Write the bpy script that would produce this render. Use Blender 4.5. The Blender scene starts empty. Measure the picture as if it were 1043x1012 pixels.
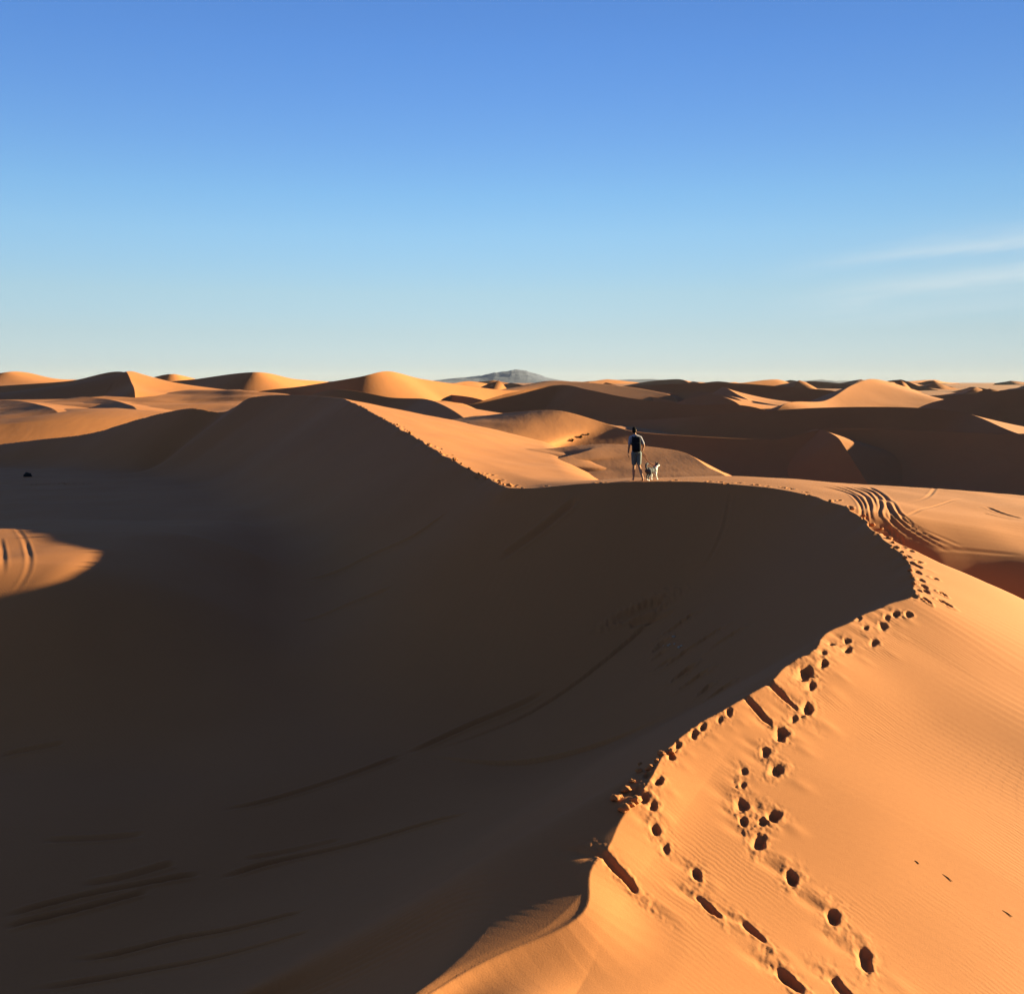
import bpy, bmesh, math, random
import numpy as np
from mathutils import Vector, Matrix, noise as mnoise

random.seed(7)
R = math.radians
C = bpy.context.scene.collection

# ------------------------------------------------------------------ camera model (photo is 1043 x 1012)
PW, PH, FPX, HOR = 1043.0, 1012.0, 1040.0, 389.0
def up(px, py, d):
    """real place seen at (px, py) of the photograph, d metres ahead of the camera"""
    return ((px - PW / 2) / FPX * d, d, -(py - HOR) / FPX * d)

SUN_EL, SUN_AZ = 9.1, 74.0            # azimuth clockwise from straight ahead
SDIR = Vector((math.sin(R(SUN_AZ)) * math.cos(R(SUN_EL)), math.cos(R(SUN_AZ)) * math.cos(R(SUN_EL)), math.sin(R(SUN_EL))))

# ------------------------------------------------------------------ small numeric helpers
def sstep(a, b, x):
    t = np.clip((x - a) / (b - a), 0, 1)
    return t * t * (3 - 2 * t)

def smax(a, b, k):
    h = np.clip(0.5 + 0.5 * (a - b) / k, 0, 1)
    return b + (a - b) * h + k * h * (1 - h)

_rs = np.random.RandomState(11)
_PERM = np.concatenate([_rs.permutation(256)] * 3)
_ANG = _rs.rand(256) * 2 * np.pi
_GX, _GY = np.cos(_ANG), np.sin(_ANG)
def perlin(x, y):
    xi = np.floor(x).astype(np.int64); yi = np.floor(y).astype(np.int64)
    xf = x - xi; yf = y - yi
    xi &= 255; yi &= 255
    u = xf * xf * xf * (xf * (xf * 6 - 15) + 10); v = yf * yf * yf * (yf * (yf * 6 - 15) + 10)
    def g(ix, iy, dx, dy):
        h = _PERM[_PERM[ix & 255] + (iy & 255)]
        return _GX[h] * dx + _GY[h] * dy
    a = g(xi, yi, xf, yf); b = g(xi + 1, yi, xf - 1, yf)
    c = g(xi, yi + 1, xf, yf - 1); d = g(xi + 1, yi + 1, xf - 1, yf - 1)
    return (a + u * (b - a)) + v * ((c + u * (d - c)) - (a + u * (b - a)))

def spline(P, step):
    """centripetal-ish Catmull-Rom through rows of P (any number of columns), about `step` apart"""
    P = np.array(P, float)
    Q = np.vstack([2 * P[0] - P[1], P, 2 * P[-1] - P[-2]])
    out = []
    for i in range(1, len(Q) - 2):
        p0, p1, p2, p3 = Q[i - 1], Q[i], Q[i + 1], Q[i + 2]
        n = max(2, int(np.linalg.norm((p2 - p1)[:2]) / step))
        t = (np.arange(n) / n)[:, None]
        m1 = (p2 - p0) * .5; m2 = (p3 - p1) * .5
        L = np.linalg.norm((p2 - p1)[:2])
        for m, q in ((m1, p2 - p0), (m2, p3 - p1)):
            l = np.linalg.norm(m[:2])
            if l > L: m *= L / l
        t2, t3 = t * t, t * t * t
        out.append((2 * t3 - 3 * t2 + 1) * p1 + (t3 - 2 * t2 + t) * m1 + (-2 * t3 + 3 * t2) * p2 + (t3 - t2) * m2)
    out.append(P[-1:])
    return np.vstack(out)

# ------------------------------------------------------------------ the great dune under the camera: its crest
# px, py, distance, windward slope, shoulder width on the shaded side
K = [(445,1008,8.08,.36,.0),(476,987,8.35,.37,.0),(514,968,8.6,.38,.05),(552,955,8.77,.40,.1),(583,942,8.91,.41,.5),(597,928,9.11,.42,.8),(603,918,9.26,.42,1.1),(600,901,9.53,.43,1.3),(599,887,9.75,.43,1.3),
     (607,873,9.99,.43,1.2),(623,866,10.11,.43,1.0),(626,842,10.56,.43,.6),(638,826,10.85,.43,.1),(665,790,11.6,.43,.0),(700,747,12.7,.43,.0),(760,706,13.9,.43,.0),(820,664,15.3,.43,.0),(880,626,17.0,.40,.0),(922,607,18.0,.35,.0),
     (930,592,19.0,.30,.0),(917,562,21.4,.24,.0),(895,540,23.6,.20,.0),(860,516,27.0,.12,.0),(820,503,29.5,.06,.0),(760,494,31.4,.03,.0),
     (700,490.5,32.4,.02,.0),(650,490.5,32.9,.02,.0),(590,493,33.4,.03,.0),(540,497,34.0,.05,.0),(518,496,34.6,.08,.0),(498,488,36.6,.14,.0),
     (460,468,41,.2,.0),(430,450,47,.22,.0),(400,432,55,.22,.0),(360,410,68,.22,.0),(340,404.5,76,.2,.0),(292,402,86,.15,.0),(255,405,90,.15,.0),
     (228,419,93,.2,.0),(195,414,95,.2,.0),(150,419,98,.2,.0),(90,430,102,.2,.0),(40,429.5,105,.2,.0),(0,427,108,.2,.0),(-120,424,114,.2,.0),(-400,430,120,.2,.0)]
KP = [(4,-40,-4.5,.3,0),(2,-9,-1.6,.3,0),(.2,-1.2,-1.75,.3,0),(-1.0,1.2,-2.5,.3,0),(-1.8,3.5,-3.6,.3,0),(-1.8,5.5,-4.3,.3,0),(-1.15,7.2,-4.68,.3,0)]
KP += [up(a, b, d) + (g, w) for a, b, d, g, w in K]
CR = spline(KP, .15)
_near = sstep(16, 13, CR[:, 1])[:, None] * sstep(-6, 0, CR[:, 1])[:, None]
def _smooth(P, it):
    Q = P.copy()
    for _ in range(it): Q[1:-1] = (Q[:-2] + 2 * Q[1:-1] + Q[2:]) / 4
    return Q
CR[:, :3] = CR[:, :3] * (1 - _near) + _smooth(CR, 5)[:, :3] * _near
# fine unevenness of the crest edge
_s = np.concatenate([[0], np.cumsum(np.linalg.norm(np.diff(CR[:, :2], axis=0), axis=1))])
_t = np.gradient(CR[:, :2], axis=0); _t /= np.linalg.norm(_t, axis=1)[:, None]
_n = np.stack([_t[:, 1], -_t[:, 0]], 1)                       # to the right, the sunny side
_rough = sstep(10, 16, CR[:, 1])
_j = perlin(_s * 1.1, _s * 0 + 3.3) * .14 * (.3 * sstep(10.5, 12.5, CR[:, 1]) + _rough) + perlin(_s * .35, _s * 0 + 8.3) * .22 * sstep(11, 13, CR[:, 1])
# the unevenness belongs to the edge only and dies out down the slopes

def _smooth(P, it):
    Q = P.copy()
    for _ in range(it): Q[1:-1] = (Q[:-2] + 2 * Q[1:-1] + Q[2:]) / 4
    return Q
_kk = sstep(13, 17, CR[:, 1])[:, None]
CRS = _smooth(CR, 2800) * (1 - _kk) + _smooth(CR, 480) * _kk                     # what the long sunny flank follows

CRL = _smooth(CR, 90)                      # and what the shaded face follows

def nearest_crest(x, y, CR=CR):
    """signed distance (right = +), height of crest, windward slope, shoulder, arc position"""
    n = x.size
    out = [np.empty(n) for _ in range(5)]
    A = CR[:-1]; B = CR[1:]
    E = B[:, :2] - A[:, :2]; EE = (E * E).sum(1)
    for c in range(0, n, 20000):
        xs = x[c:c + 20000]; ys = y[c:c + 20000]
        # coarse pass on every 6th vertex, then the segments around it
        V = CR[::6, :2]
        d2 = (xs[:, None] - V[None, :, 0]) ** 2 + (ys[:, None] - V[None, :, 1]) ** 2
        k = d2.argmin(1) * 6
        best = np.full(xs.size, 1e18); res = [np.zeros(xs.size) for _ in range(5)]
        for o in range(-7, 7):
            i = np.clip(k + o, 0, len(A) - 1)
            dx = xs - A[i, 0]; dy = ys - A[i, 1]
            t = np.clip((dx * E[i, 0] + dy * E[i, 1]) / EE[i], 0, 1)
            rx = dx - t * E[i, 0]; ry = dy - t * E[i, 1]
            dd = rx * rx + ry * ry
            m = dd < best
            best = np.where(m, dd, best)
            sg = np.where(E[i, 1] * dx - E[i, 0] * dy >= 0, 1.0, -1.0)
            vals = (sg, A[i, 2] + t * (B[i, 2] - A[i, 2]), A[i, 3] + t * (B[i, 3] - A[i, 3]), A[i, 4] + t * (B[i, 4] - A[i, 4]), _s[i] + t * (_s[np.minimum(i + 1, len(_s) - 1)] - _s[i]))
            for q in range(5):
                res[q] = np.where(m, vals[q], res[q])
        e = slice(c, c + xs.size)
        out[0][e] = np.sqrt(best) * res[0]
        for q in range(1, 5): out[q][e] = res[q]
    return out

def _comp(V, it):
    a = nearest_crest(CR[:, 0], CR[:, 1], V)
    c = np.stack([a[0], CR[:, 2] - a[1]], 1)
    return _smooth(c, it)
COMP_R = _comp(CRS, 1200); COMP_L = _comp(CRL, 120)
def flank(x, y, s, V, comp, m):
    q = nearest_crest(x[m], y[m], V)
    f = np.exp(-np.abs(q[0]) / 7.0)
    return q[0] - np.interp(q[4], _s, comp[:, 0]) * f, q[1] + np.interp(q[4], _s, comp[:, 1]) * f, q[2], q[3]

def bump(x, y, cx, cy, rx, ry, a=0.0):
    c, s = math.cos(a), math.sin(a)
    u = ((x - cx) * c + (y - cy) * s) / rx; v = (-(x - cx) * s + (y - cy) * c) / ry
    return np.exp(-(u * u + v * v))

FARZ = -9.0; HAZE = 6e-6
def ground(x, y):
    """height of the sand without prints and tracks"""
    x = np.asarray(x, float); y = np.asarray(y, float)
    shp = x.shape
    x = x.ravel(); y = y.ravel()
    r = np.hypot(x, y)
    d, zc, g, w, s = nearest_crest(x, y)
    d = d - np.interp(s, _s, _j) * np.exp(-np.abs(d) / .7)
    # shaded side, the bowl
    dl = np.maximum(-d, 0); zl = zc.copy()
    m = (d < -.03) & (r < 60)
    qa, qb, qg, qw = flank(x, y, s, CRL, COMP_L, m)
    tt = sstep(11, 13, y[m]); kk = np.clip((-d[m] - .12 * tt) / (.12 + .46 * tt), 0, 1); kk = kk * kk * (3 - 2 * kk); dl[m] += (np.maximum(-qa, 0) - dl[m]) * kk; zl[m] += (qb - zl[m]) * kk; w[m] += (qw - w[m]) * kk
    wd = w + .02; u1 = np.minimum(dl, wd); u2 = np.clip(dl - wd, 0, wd)
    slip = zl - .11 * u1 - .04 * u1 * u1 / wd - .19 * u2 - .245 * u2 * u2 / wd - .68 * np.maximum(dl - 2 * wd, 0)
    lift = sstep(-2.5, -14.0, x) * sstep(22.5, 31.5, y)
    floor = -8.7 + 1.6 * sstep(0, 7, x) * sstep(13, 18, y) + perlin(x * .09, y * .09) * .4
    floor = floor * (1 - lift) + (-5.58 + .05 * perlin(x * .4, y * .3) - .09 * np.clip(y - 38.6, 0, 9) - .03 * np.maximum(y - 46, 0)) * lift
    bowl = smax(slip, floor, 2.0 - .6 * lift)
    # sunny side
    m = d > .05
    d2, zc2, g2 = d.copy(), zc.copy(), g.copy()
    d2[m], zc2[m], g2[m], _w = flank(x, y, s, CRS, COMP_R, m)
    kk = sstep(.06, .9 + 2.0 * sstep(12, 17, y), d); d2 = np.maximum(d2, 0)
    dr = np.maximum(d, 0); dr = dr + (d2 - dr) * kk; zc = zc + (zc2 - zc) * kk; g = g + (g2 - g) * kk
    plain = -3.35 - .028 * np.maximum(y - 30, 0) - 1.1 * sstep(6, 24, x) * sstep(60, 45, y)
    brow = sstep(34.5, 46, y) * sstep(2, 9, x) * 2.6
    plain = plain - .055 * np.maximum(32 - y, 0) * sstep(8, 11.5, x) - 2.5 * sstep(60, 130, y)
    q = (25.5 - y - .10 * (x - 12)) / .3
    plain = np.maximum(plain - .95 * .3 * np.log1p(np.exp(np.clip(q, -30, 30))), -10.5)
    wind = zc - g * dr - .045 * np.minimum(dr, 6) ** 2 * sstep(15, 21, y) * sstep(28, 24.5, y)
    e = y - np.interp(x, [8.0, 8.4, 9.0, 9.75, 10.5, 13, 16, 20], [24.0, 22.9, 21.8, 21.2, 21.0, 19.5, 17, 14])
    wind = wind - .55 * .25 * np.log1p(np.exp(np.clip(e / .25, -30, 12))) * sstep(8.3, 9.2, x) * sstep(26.8, 24, y)
    sunny = smax(wind, plain - .2, .8)
    sunny = sunny - brow
    sunny = np.where(dr < 2.0, wind + (sunny - wind) * sstep(0, 2.0, dr), sunny)
    z = np.where(d < 0, bowl, sunny)
    # soft undulation
    und = perlin(x * .22 + 5, y * .22) * .10 + perlin(x * .6, y * .6 + 9) * .025
    z = z + und * sstep(.2, 2.5, np.abs(d)) * sstep(3, 8, r)
    # away from this dune everything settles to the desert floor
    ff = FARZ + perlin(x * .012, y * .012) * 2.2 + perlin(x * .004 + 3, y * .004) * 3.0
    k = sstep(95, 150, r)
    z = z * (1 - k) + ff * k
    return z.reshape(shp)

def project(pts, lo=3.0, hi=80.0):
    """pixels of the photograph -> places on the sand (first hit of the line of sight)"""
    pts = np.array(pts, float)
    D = np.exp(np.linspace(math.log(lo), math.log(hi), 900))
    X = (pts[:, 0:1] - PW / 2) / FPX * D; Y = np.repeat(D[None], len(pts), 0)
    Z = -(pts[:, 1:2] - HOR) / FPX * D
    hit = ground(X, Y) > Z
    out = []
    for i in range(len(pts)):
        k = hit[i].argmax() if hit[i].any() else len(D) - 1
        out.append((X[i, k], Y[i, k]))
    return np.array(out)
# ------------------------------------------------------------------ footprints, tyre tracks, slides
# px, py of the photograph, length, width, depth, tread direction (degrees from straight ahead, + right)
FEET = [(880,978,.40,.17,.13,15),(848,936,.36,.16,.12,18),(806,894,.34,.16,.11,20),(772,859,.38,.17,.12,22),(787,832,.32,.18,.12,25),(755,820,.36,.20,.13,20),(757,838,.26,.12,.09,10),(776,839,.2,.12,.06,30),
 (790,784,.40,.18,.12,30),(779,767,.3,.13,.07,25),(757,787,.22,.13,.06,30),(756,800,.18,.1,.05,20),(795,748,.40,.17,.11,30),(808,734,.3,.1,.06,35),(821,722,.40,.16,.11,32),(795,706,.62,.18,.13,-35),(770,721,.66,.16,.12,-28),
 (819,686,.55,.24,.12,35),(826,699,.34,.14,.09,30),(838,677,.36,.13,.08,35),(838,664,.3,.15,.09,30),(862,662,.36,.15,.09,35),(862,653,.24,.12,.07,30),(889,656,.38,.14,.08,35),(881,640,.24,.12,.06,30),(899,639,.36,.16,.09,30),(903,629,.26,.12,.06,30),(912,625,.3,.15,.09,30),
 (630,887,.62,.15,.14,-38),(667,846,.24,.13,.09,10),(677,865,.2,.1,.06,10),(709,890,.24,.13,.09,0),(722,924,.36,.12,.10,-30),(768,949,.38,.12,.10,-32),(803,999,.42,.17,.12,-30),(857,1008,.4,.15,.1,-25),
 (660,789,.24,.14,.08,20),(670,797,.24,.13,.09,20),(655,812,.3,.16,.1,20),(664,820,.24,.13,.08,10),(648,806,.24,.14,.09,20),(683,771,.24,.12,.08,20),(690,760,.2,.1,.06,20),(706,749,.26,.12,.08,25),(715,741,.24,.1,.07,25),(733,733,.22,.1,.06,25),(742,726,.24,.1,.07,20),(846,656,.2,.1,.05,30),(874,631,.3,.1,.05,35)]
FEET += [(x, y, .30, .15, .09, 5) for x, y in ((935,583),(938,591),(931,575),(925,567),(935,601),(928,561),(918,552),(941,597),(930,607),(921,557),(936,577),(912,546),(906,541),(943,602))]
# the shaded slope: old prints and scuffs
SCUFF = [(650,624,1.5,.35,.12,80),(690,637,.9,.25,.10,75),(716,652,.8,.2,.08,85),(738,652,.7,.2,.06,85),(673,658,.6,.3,.09,40),(671,668,.4,.2,.07,70),(693,668,.7,.2,.08,70),(697,685,.5,.25,.11,70),(707,693,.6,.22,.09,80),(733,704,.5,.2,.09,70),(718,703,.4,.2,.07,50),(52,493,2.6,.8,.25,75),(676,676,.4,.2,.07,80)]
# grooves: points, half width, depth
GROOVE = [([(832,494),(859,500.6),(873,509),(878,519),(876,529)],.09,.07),([(852,494),(876,502),(886,514),(887,529),(893,536)],.10,.08),([(869,495),(890,502),(897,514),(895,526),(908,540)],.12,.10),
 ([(883,495.5),(901,506),(906,519),(910,533),(934,550),(961,566)],.12,.10),([(906,509),(920,529),(947,546),(984,566)],.09,.07),([(912,520),(930,534),(962,549),(985,560)],.07,.05),([(842,493.5),(866,501),(879,511),(882,522),(884,534)],.07,.06),([(862,494.5),(884,502),(892,514),(891,527),(900,538)],.08,.07),([(899,508),(913,529),(938,546),(972,566)],.09,.08),
 ([(895,503),(902,515),(903,528),(922,544),(950,562)],.08,.06),([(910,514),(945,506),(978,499)],.10,.04),([(922,528),(955,515),(985,508),(1004,511)],.08,.03),([(1003,516),(1020,523),(1043,529)],.14,.06),([(1000,522),(1020,527),(1043,531)],.10,.05),([(950,560),(985,563),(1043,567)],.1,.05),
 ([(0,547),(2.7,561),(3.5,575),(3,590)],.22,.16),([(11,536),(25,550),(29,563),(30,573),(27,585),(17,602),(3,616)],.22,.16),
 ([(590,508),(545,545),(505,572)],.10,.08),([(745,500),(737,540),(722,570),(703,592)],.11,.08),([(560,704),(480,740),(412,768)],.07,.08),([(412,768),(350,792),(275,815.6),(221,827)],.055,.06),([(480,827),(430,841),(350,862.6),(288,877.7),(218,896)],.06,.08),
 ([(208,889),(134,904),(84,914),(0,934)],.06,.07),([(154,908),(87,926),(0,946)],.06,.07),([(315,926),(235,948),(184,956),(117,973),(67,978)],.055,.07),([(322,946),(241,970),(161,988),(94,1000),(20,1010)],.055,.07),([(67,757),(0,770)],.07,.07),([(180,879),(120,896),(80,901)],.08,.06),([(350,855),(290,868),(245,876)],.06,.04),
 ([(460,520),(420,548),(370,570),(305,592)],.09,.06),([(400,600),(350,618),(300,634)],.09,.05),([(150,850),(100,855),(40,856)],.08,.04),([(640,640),(660,632),(690,622)],.10,.06)]
MARKS_READY = {}
def crest_scuffs():
    """small trodden hollows along the crest towards the walker"""
    rg = random.Random(21); out = []
    for i in range(len(CR)):
        yy = CR[i, 1]
        if 17.5 < yy < 36 and CR[i, 0] > -1 and rg.random() < .18:
            o = rg.uniform(-.02, .5 if yy < 24 else .7)
            out.append((CR[i, 0] + _n[i, 0] * (o + _j[i]), CR[i, 1] + _n[i, 1] * (o + _j[i]), rg.uniform(.14, .30), rg.uniform(.09, .15), rg.uniform(.03, .08), rg.uniform(-40, 60)))
        if 36 < yy < 75 and -14 < CR[i, 0] < 2 and rg.random() < .15:
            o = rg.uniform(-.1, .5)
            out.append((CR[i, 0] + _n[i, 0] * o, CR[i, 1] + _n[i, 1] * o, rg.uniform(.2, .45), rg.uniform(.12, .22), rg.uniform(.04, .09), rg.uniform(-40, 60)))
    return out

def marks_ready():
    P = project([f[:2] for f in FEET])
    prints = [(p[0], p[1], f[2] * .82, f[3] * .80, f[4] * (.52 + .30 * ((k * 7) % 5) / 4), f[5]) for k, (p, f) in enumerate(zip(P, FEET))]
    P2 = project([f[:2] for f in SCUFF])
    scuffs = [(p[0], p[1]) + tuple(f[2:]) for p, f in zip(P2, SCUFF)]
    MARKS_READY.update(prints=prints, scuffs=scuffs, trod=crest_scuffs(), grooves=[(spline(np.hstack([project(q[0]), np.zeros((len(q[0]), 1))]), .25), q[1], q[2]) for q in GROOVE])

def add_marks(X, Y, Z):
    Z = Z.copy()
    rg = random.Random(4)
    xf, yf, zf = X.ravel(), Y.ravel(), Z.ravel()
    order = np.argsort(yf); ys = yf[order]
    def near(cx, cy, r):
        a, b = np.searchsorted(ys, (cy - r, cy + r)); i = order[a:b]
        return i[np.abs(xf[i] - cx) < r]
    if not MARKS_READY: marks_ready()
    prints, scuffs, trod, grooves = (MARKS_READY[k] for k in ('prints', 'scuffs', 'trod', 'grooves'))
    for kind, L_ in ((0, trod), (1, scuffs), (2, prints)):
        for cx, cy, ln, wd, dp, ang in L_:
            a = R(ang); ux, uy = math.sin(a), math.cos(a); vx, vy = math.cos(a), -math.sin(a)
            i = near(cx, cy, ln * 2.2 + .15)
            if not len(i): continue
            dx = xf[i] - cx; dy = yf[i] - cy
            wob = perlin(xf[i] * 8 + cx, yf[i] * 8) * .42 + perlin(xf[i] * 21 + cx, yf[i] * 21) * .2
            u = (dx * ux + dy * uy) / (ln / 2); v = (dx * vx + dy * vy) / (wd / 2 * (1 + .18 * np.tanh(u)))
            rho = (np.abs(u) ** 2.4 + np.abs(v) ** 2.4) ** (1 / 2.4)
            rho = rho * (1 + wob)
            sunw = np.clip((dx * SDIR.x + dy * SDIR.y) / (wd * .5), -1, 1)      # steep under the sun, ramping out on the lit side
            hole = 1 - sstep(.40 + .32 * sunw - .08, 1.22 - .14 * sunw, rho)
            zf[i] -= dp * .8 * hole * (1 + .25 * np.clip(u, -1, 1))
            if kind == 2:
                # pushed-up sand on the low side, and a dragged furrow behind the heel on the high side
                side = sstep(-.6, .9, (dx * .78 - dy * .63) / (wd))
                zf[i] += dp * .10 * np.exp(-((rho - 1.35) / .38) ** 2) * (.05 + .95 * side)
                du = (dx * -.62 + dy * .45) / (ln * .8); dv = (dx * .45 + dy * .62) / (wd * .55)
                zf[i] -= dp * .24 * np.exp(-((du - .7) / .55) ** 2 - dv * dv) * (1 - hole)
                zf[i] += (perlin(xf[i] * 26 + cx, yf[i] * 26) * .006 + perlin(xf[i] * 11, yf[i] * 11 + cx) * .010) * np.exp(-((rho - 1.5) / .9) ** 2)
                # sand that slid down the slope
                du = (dx * .78 - dy * .63) / (ln * .9); dv = (dx * .63 + dy * .78) / (wd * .7)
                zf[i] += dp * .12 * np.exp(-((du - 1.1) / .5) ** 2 - dv * dv)
            else:
                zf[i] += dp * .3 * np.exp(-((rho - 1.3) / .3) ** 2)
    for Q, hw, dp in grooves:
        c = Q[:, :2].mean(0); r = np.abs(Q[:, :2] - c).max() + .8
        i = near(c[0], c[1], r)
        if not len(i): continue
        x, y = xf[i], yf[i]
        best = np.full(len(i), 1e9); pos = np.zeros(len(i))
        n = len(Q) - 1
        for k in range(n):
            m = np.abs(y - (Q[k, 1] + Q[k + 1, 1]) / 2) < 1.2 + abs(Q[k, 1] - Q[k + 1, 1])
            ex, ey = Q[k + 1, :2] - Q[k, :2]; l2 = ex * ex + ey * ey + 1e-9
            dx = x[m] - Q[k, 0]; dy = y[m] - Q[k, 1]
            t = np.clip((dx * ex + dy * ey) / l2, 0, 1)
            dd = np.hypot(dx - t * ex, dy - t * ey)
            b = best[m]; p = pos[m]; s_ = dd < b
            b[s_] = dd[s_]; p[s_] = (k + t[s_]) / n; best[m] = b; pos[m] = p
        dp = dp * 1.3 * (.27 if c[1] > 24 and c[0] > 4 else .06 if c[0] < -14 else 1.0); hw = hw * (.32 if c[0] < -14 else .5 if c[1] > 24 and c[0] > 4 else 1)
        amp = sstep(0, .12, pos) * sstep(1, .8, pos) * np.clip(.9 + .6 * perlin(x * .4 + 7, y * .4), .5, 1.3)
        zf[i] += amp * dp * (-np.exp(-(best / hw) ** 2) + .38 * np.exp(-((best - 1.9 * hw) / (.7 * hw)) ** 2))
    return zf.reshape(Z.shape)
# ------------------------------------------------------------------ sheet of sand
def material_sand(name, near):
    m = bpy.data.materials.new(name); m.use_nodes = True
    nt = m.node_tree; N = nt.nodes; L = nt.links
    b = N['Principled BSDF']; b.inputs['Roughness'].default_value = .92
    b.inputs['Specular IOR Level'].default_value = .12
    tc = N.new('ShaderNodeNewGeometry')
    def nz(scale, detail, rough=.55):
        n = N.new('ShaderNodeTexNoise'); n.inputs['Scale'].default_value = scale; n.inputs['Detail'].default_value = detail
        n.inputs['Roughness'].default_value = rough
        L.new(tc.outputs['Position'], n.inputs['Vector']); return n
    n1 = nz(.11, 5); n2 = nz(14.0 if near else 1.5, 6, .7)
    mix = N.new('ShaderNodeMix'); mix.data_type = 'FLOAT'; mix.inputs[0].default_value = .35
    L.new(n1.outputs['Fac'], mix.inputs[2]); L.new(n2.outputs['Fac'], mix.inputs[3])
    cr = N.new('ShaderNodeValToRGB')
    cr.color_ramp.elements[0].position = .3; cr.color_ramp.elements[0].color = (.262, .097, .031, 1)
    cr.color_ramp.elements[1].position = .7; cr.color_ramp.elements[1].color = (.312, .118, .039, 1)
    L.new(mix.outputs[0], cr.inputs['Fac']); L.new(cr.outputs['Color'], b.inputs['Base Color'])
    if near:
        # wind ripples, fading in and out over the slope, and grain
        mp = N.new('ShaderNodeMapping'); mp.inputs['Rotation'].default_value = (0, 0, R(-45)); L.new(tc.outputs['Position'], mp.inputs['Vector'])
        wv = N.new('ShaderNodeTexWave'); wv.wave_type = 'BANDS'; wv.bands_direction = 'X'; wv.wave_profile = 'SIN'
        wv.inputs['Scale'].default_value = 4.6; wv.inputs['Distortion'].default_value = 5.5; wv.inputs['Detail'].default_value = 2
        wv.inputs['Detail Scale'].default_value = .9
        L.new(mp.outputs['Vector'], wv.inputs['Vector'])
        msk = nz(.45, 2)
        mr = N.new('ShaderNodeMapRange'); mr.inputs[1].default_value = .5; mr.inputs[2].default_value = .66; L.new(msk.outputs['Fac'], mr.inputs[0])
        mul = N.new('ShaderNodeMath'); mul.operation = 'MULTIPLY'; L.new(wv.outputs['Fac'], mul.inputs[0]); L.new(mr.outputs[0], mul.inputs[1])
        bp = N.new('ShaderNodeBump'); bp.inputs['Strength'].default_value = .13; bp.inputs['Distance'].default_value = .012
        L.new(mul.outputs[0], bp.inputs['Height'])
        g = nz(55, 4, .7)
        b2 = N.new('ShaderNodeBump'); b2.inputs['Strength'].default_value = .35; b2.inputs['Distance'].default_value = .006
        L.new(g.outputs['Fac'], b2.inputs['Height']); L.new(bp.outputs['Normal'], b2.inputs['Normal'])
        L.new(b2.outputs['Normal'], b.inputs['Normal'])
    else:
        mp = N.new('ShaderNodeMapping'); mp.inputs['Rotation'].default_value = (0, 0, R(-30)); mp.inputs['Scale'].default_value = (1, .25, 1); L.new(tc.outputs['Position'], mp.inputs['Vector'])
        q1 = N.new('ShaderNodeTexNoise'); q1.inputs['Scale'].default_value = .55; q1.inputs['Detail'].default_value = 6; q1.inputs['Roughness'].default_value = .6; L.new(mp.outputs['Vector'], q1.inputs['Vector'])
        bp = N.new('ShaderNodeBump'); bp.inputs['Strength'].default_value = .30; bp.inputs['Distance'].default_value = .14
        L.new(q1.outputs['Fac'], bp.inputs['Height']); L.new(bp.outputs['Normal'], b.inputs['Normal'])
    return m

def grid_mesh(name, X, Y, Z, mat, smooth=True, wrap=False):
    nr, nc = X.shape
    me = bpy.data.meshes.new(name)
    co = np.stack([X, Y, Z], -1).reshape(-1, 3).astype(np.float32)
    me.vertices.add(len(co)); me.vertices.foreach_set('co', co.ravel())
    i = np.arange(nr - 1)[:, None] * nc + np.arange(nc - 1 if not wrap else nc)[None]
    if wrap:
        j = np.arange(nr - 1)[:, None] * nc + (np.arange(nc)[None] + 1) % nc
    else:
        j = i + 1
    q = np.stack([i, j, j + nc, i + nc], -1).reshape(-1, 4).astype(np.int32)
    me.loops.add(q.size); me.loops.foreach_set('vertex_index', q.ravel())
    me.polygons.add(len(q)); me.polygons.foreach_set('loop_start', np.arange(0, q.size, 4, dtype=np.int32))
    me.polygons.foreach_set('use_smooth', np.ones(len(q), bool) if smooth else np.zeros(len(q), bool))
    me.materials.append(mat)
    me.update(calc_edges=True); me.validate()
    o = bpy.data.objects.new(name, me); C.objects.link(o)
    return o

SAND = material_sand('sand_near', True)
SANDF = material_sand('sand_far', False)

QUAL = 1.0
az = np.concatenate([np.linspace(-180, -60, 50)[:-1], np.linspace(-60, -30, 60)[:-1], np.linspace(-30, 30, int(1150 * QUAL))[:-1], np.linspace(30, 75, 160)[:-1], np.linspace(75, 180, 50)[:-1]])
def geo(a, b, k): return np.exp(np.linspace(math.log(a), math.log(b), max(2, int(math.log(b / a) / k))))[:-1]
rr = np.concatenate([geo(.3, 5, .06), geo(5, 20, .0019 / QUAL), geo(20, 40, .0019 / QUAL), geo(40, 45, .003 / QUAL), geo(45, 80, .006), geo(80, 118, .003), geo(118, 130, .006), geo(130, 12000, .05)])
RR, AA = np.meshgrid(rr, np.radians(az), indexing='ij')
X = RR * np.sin(AA); Y = RR * np.cos(AA)
Z = ground(X, Y)
Z = add_marks(X, Y, Z)
sheet = grid_mesh('sand_ground', X, Y, Z, SAND, wrap=True)
sheet['kind'] = 'structure'

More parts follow.
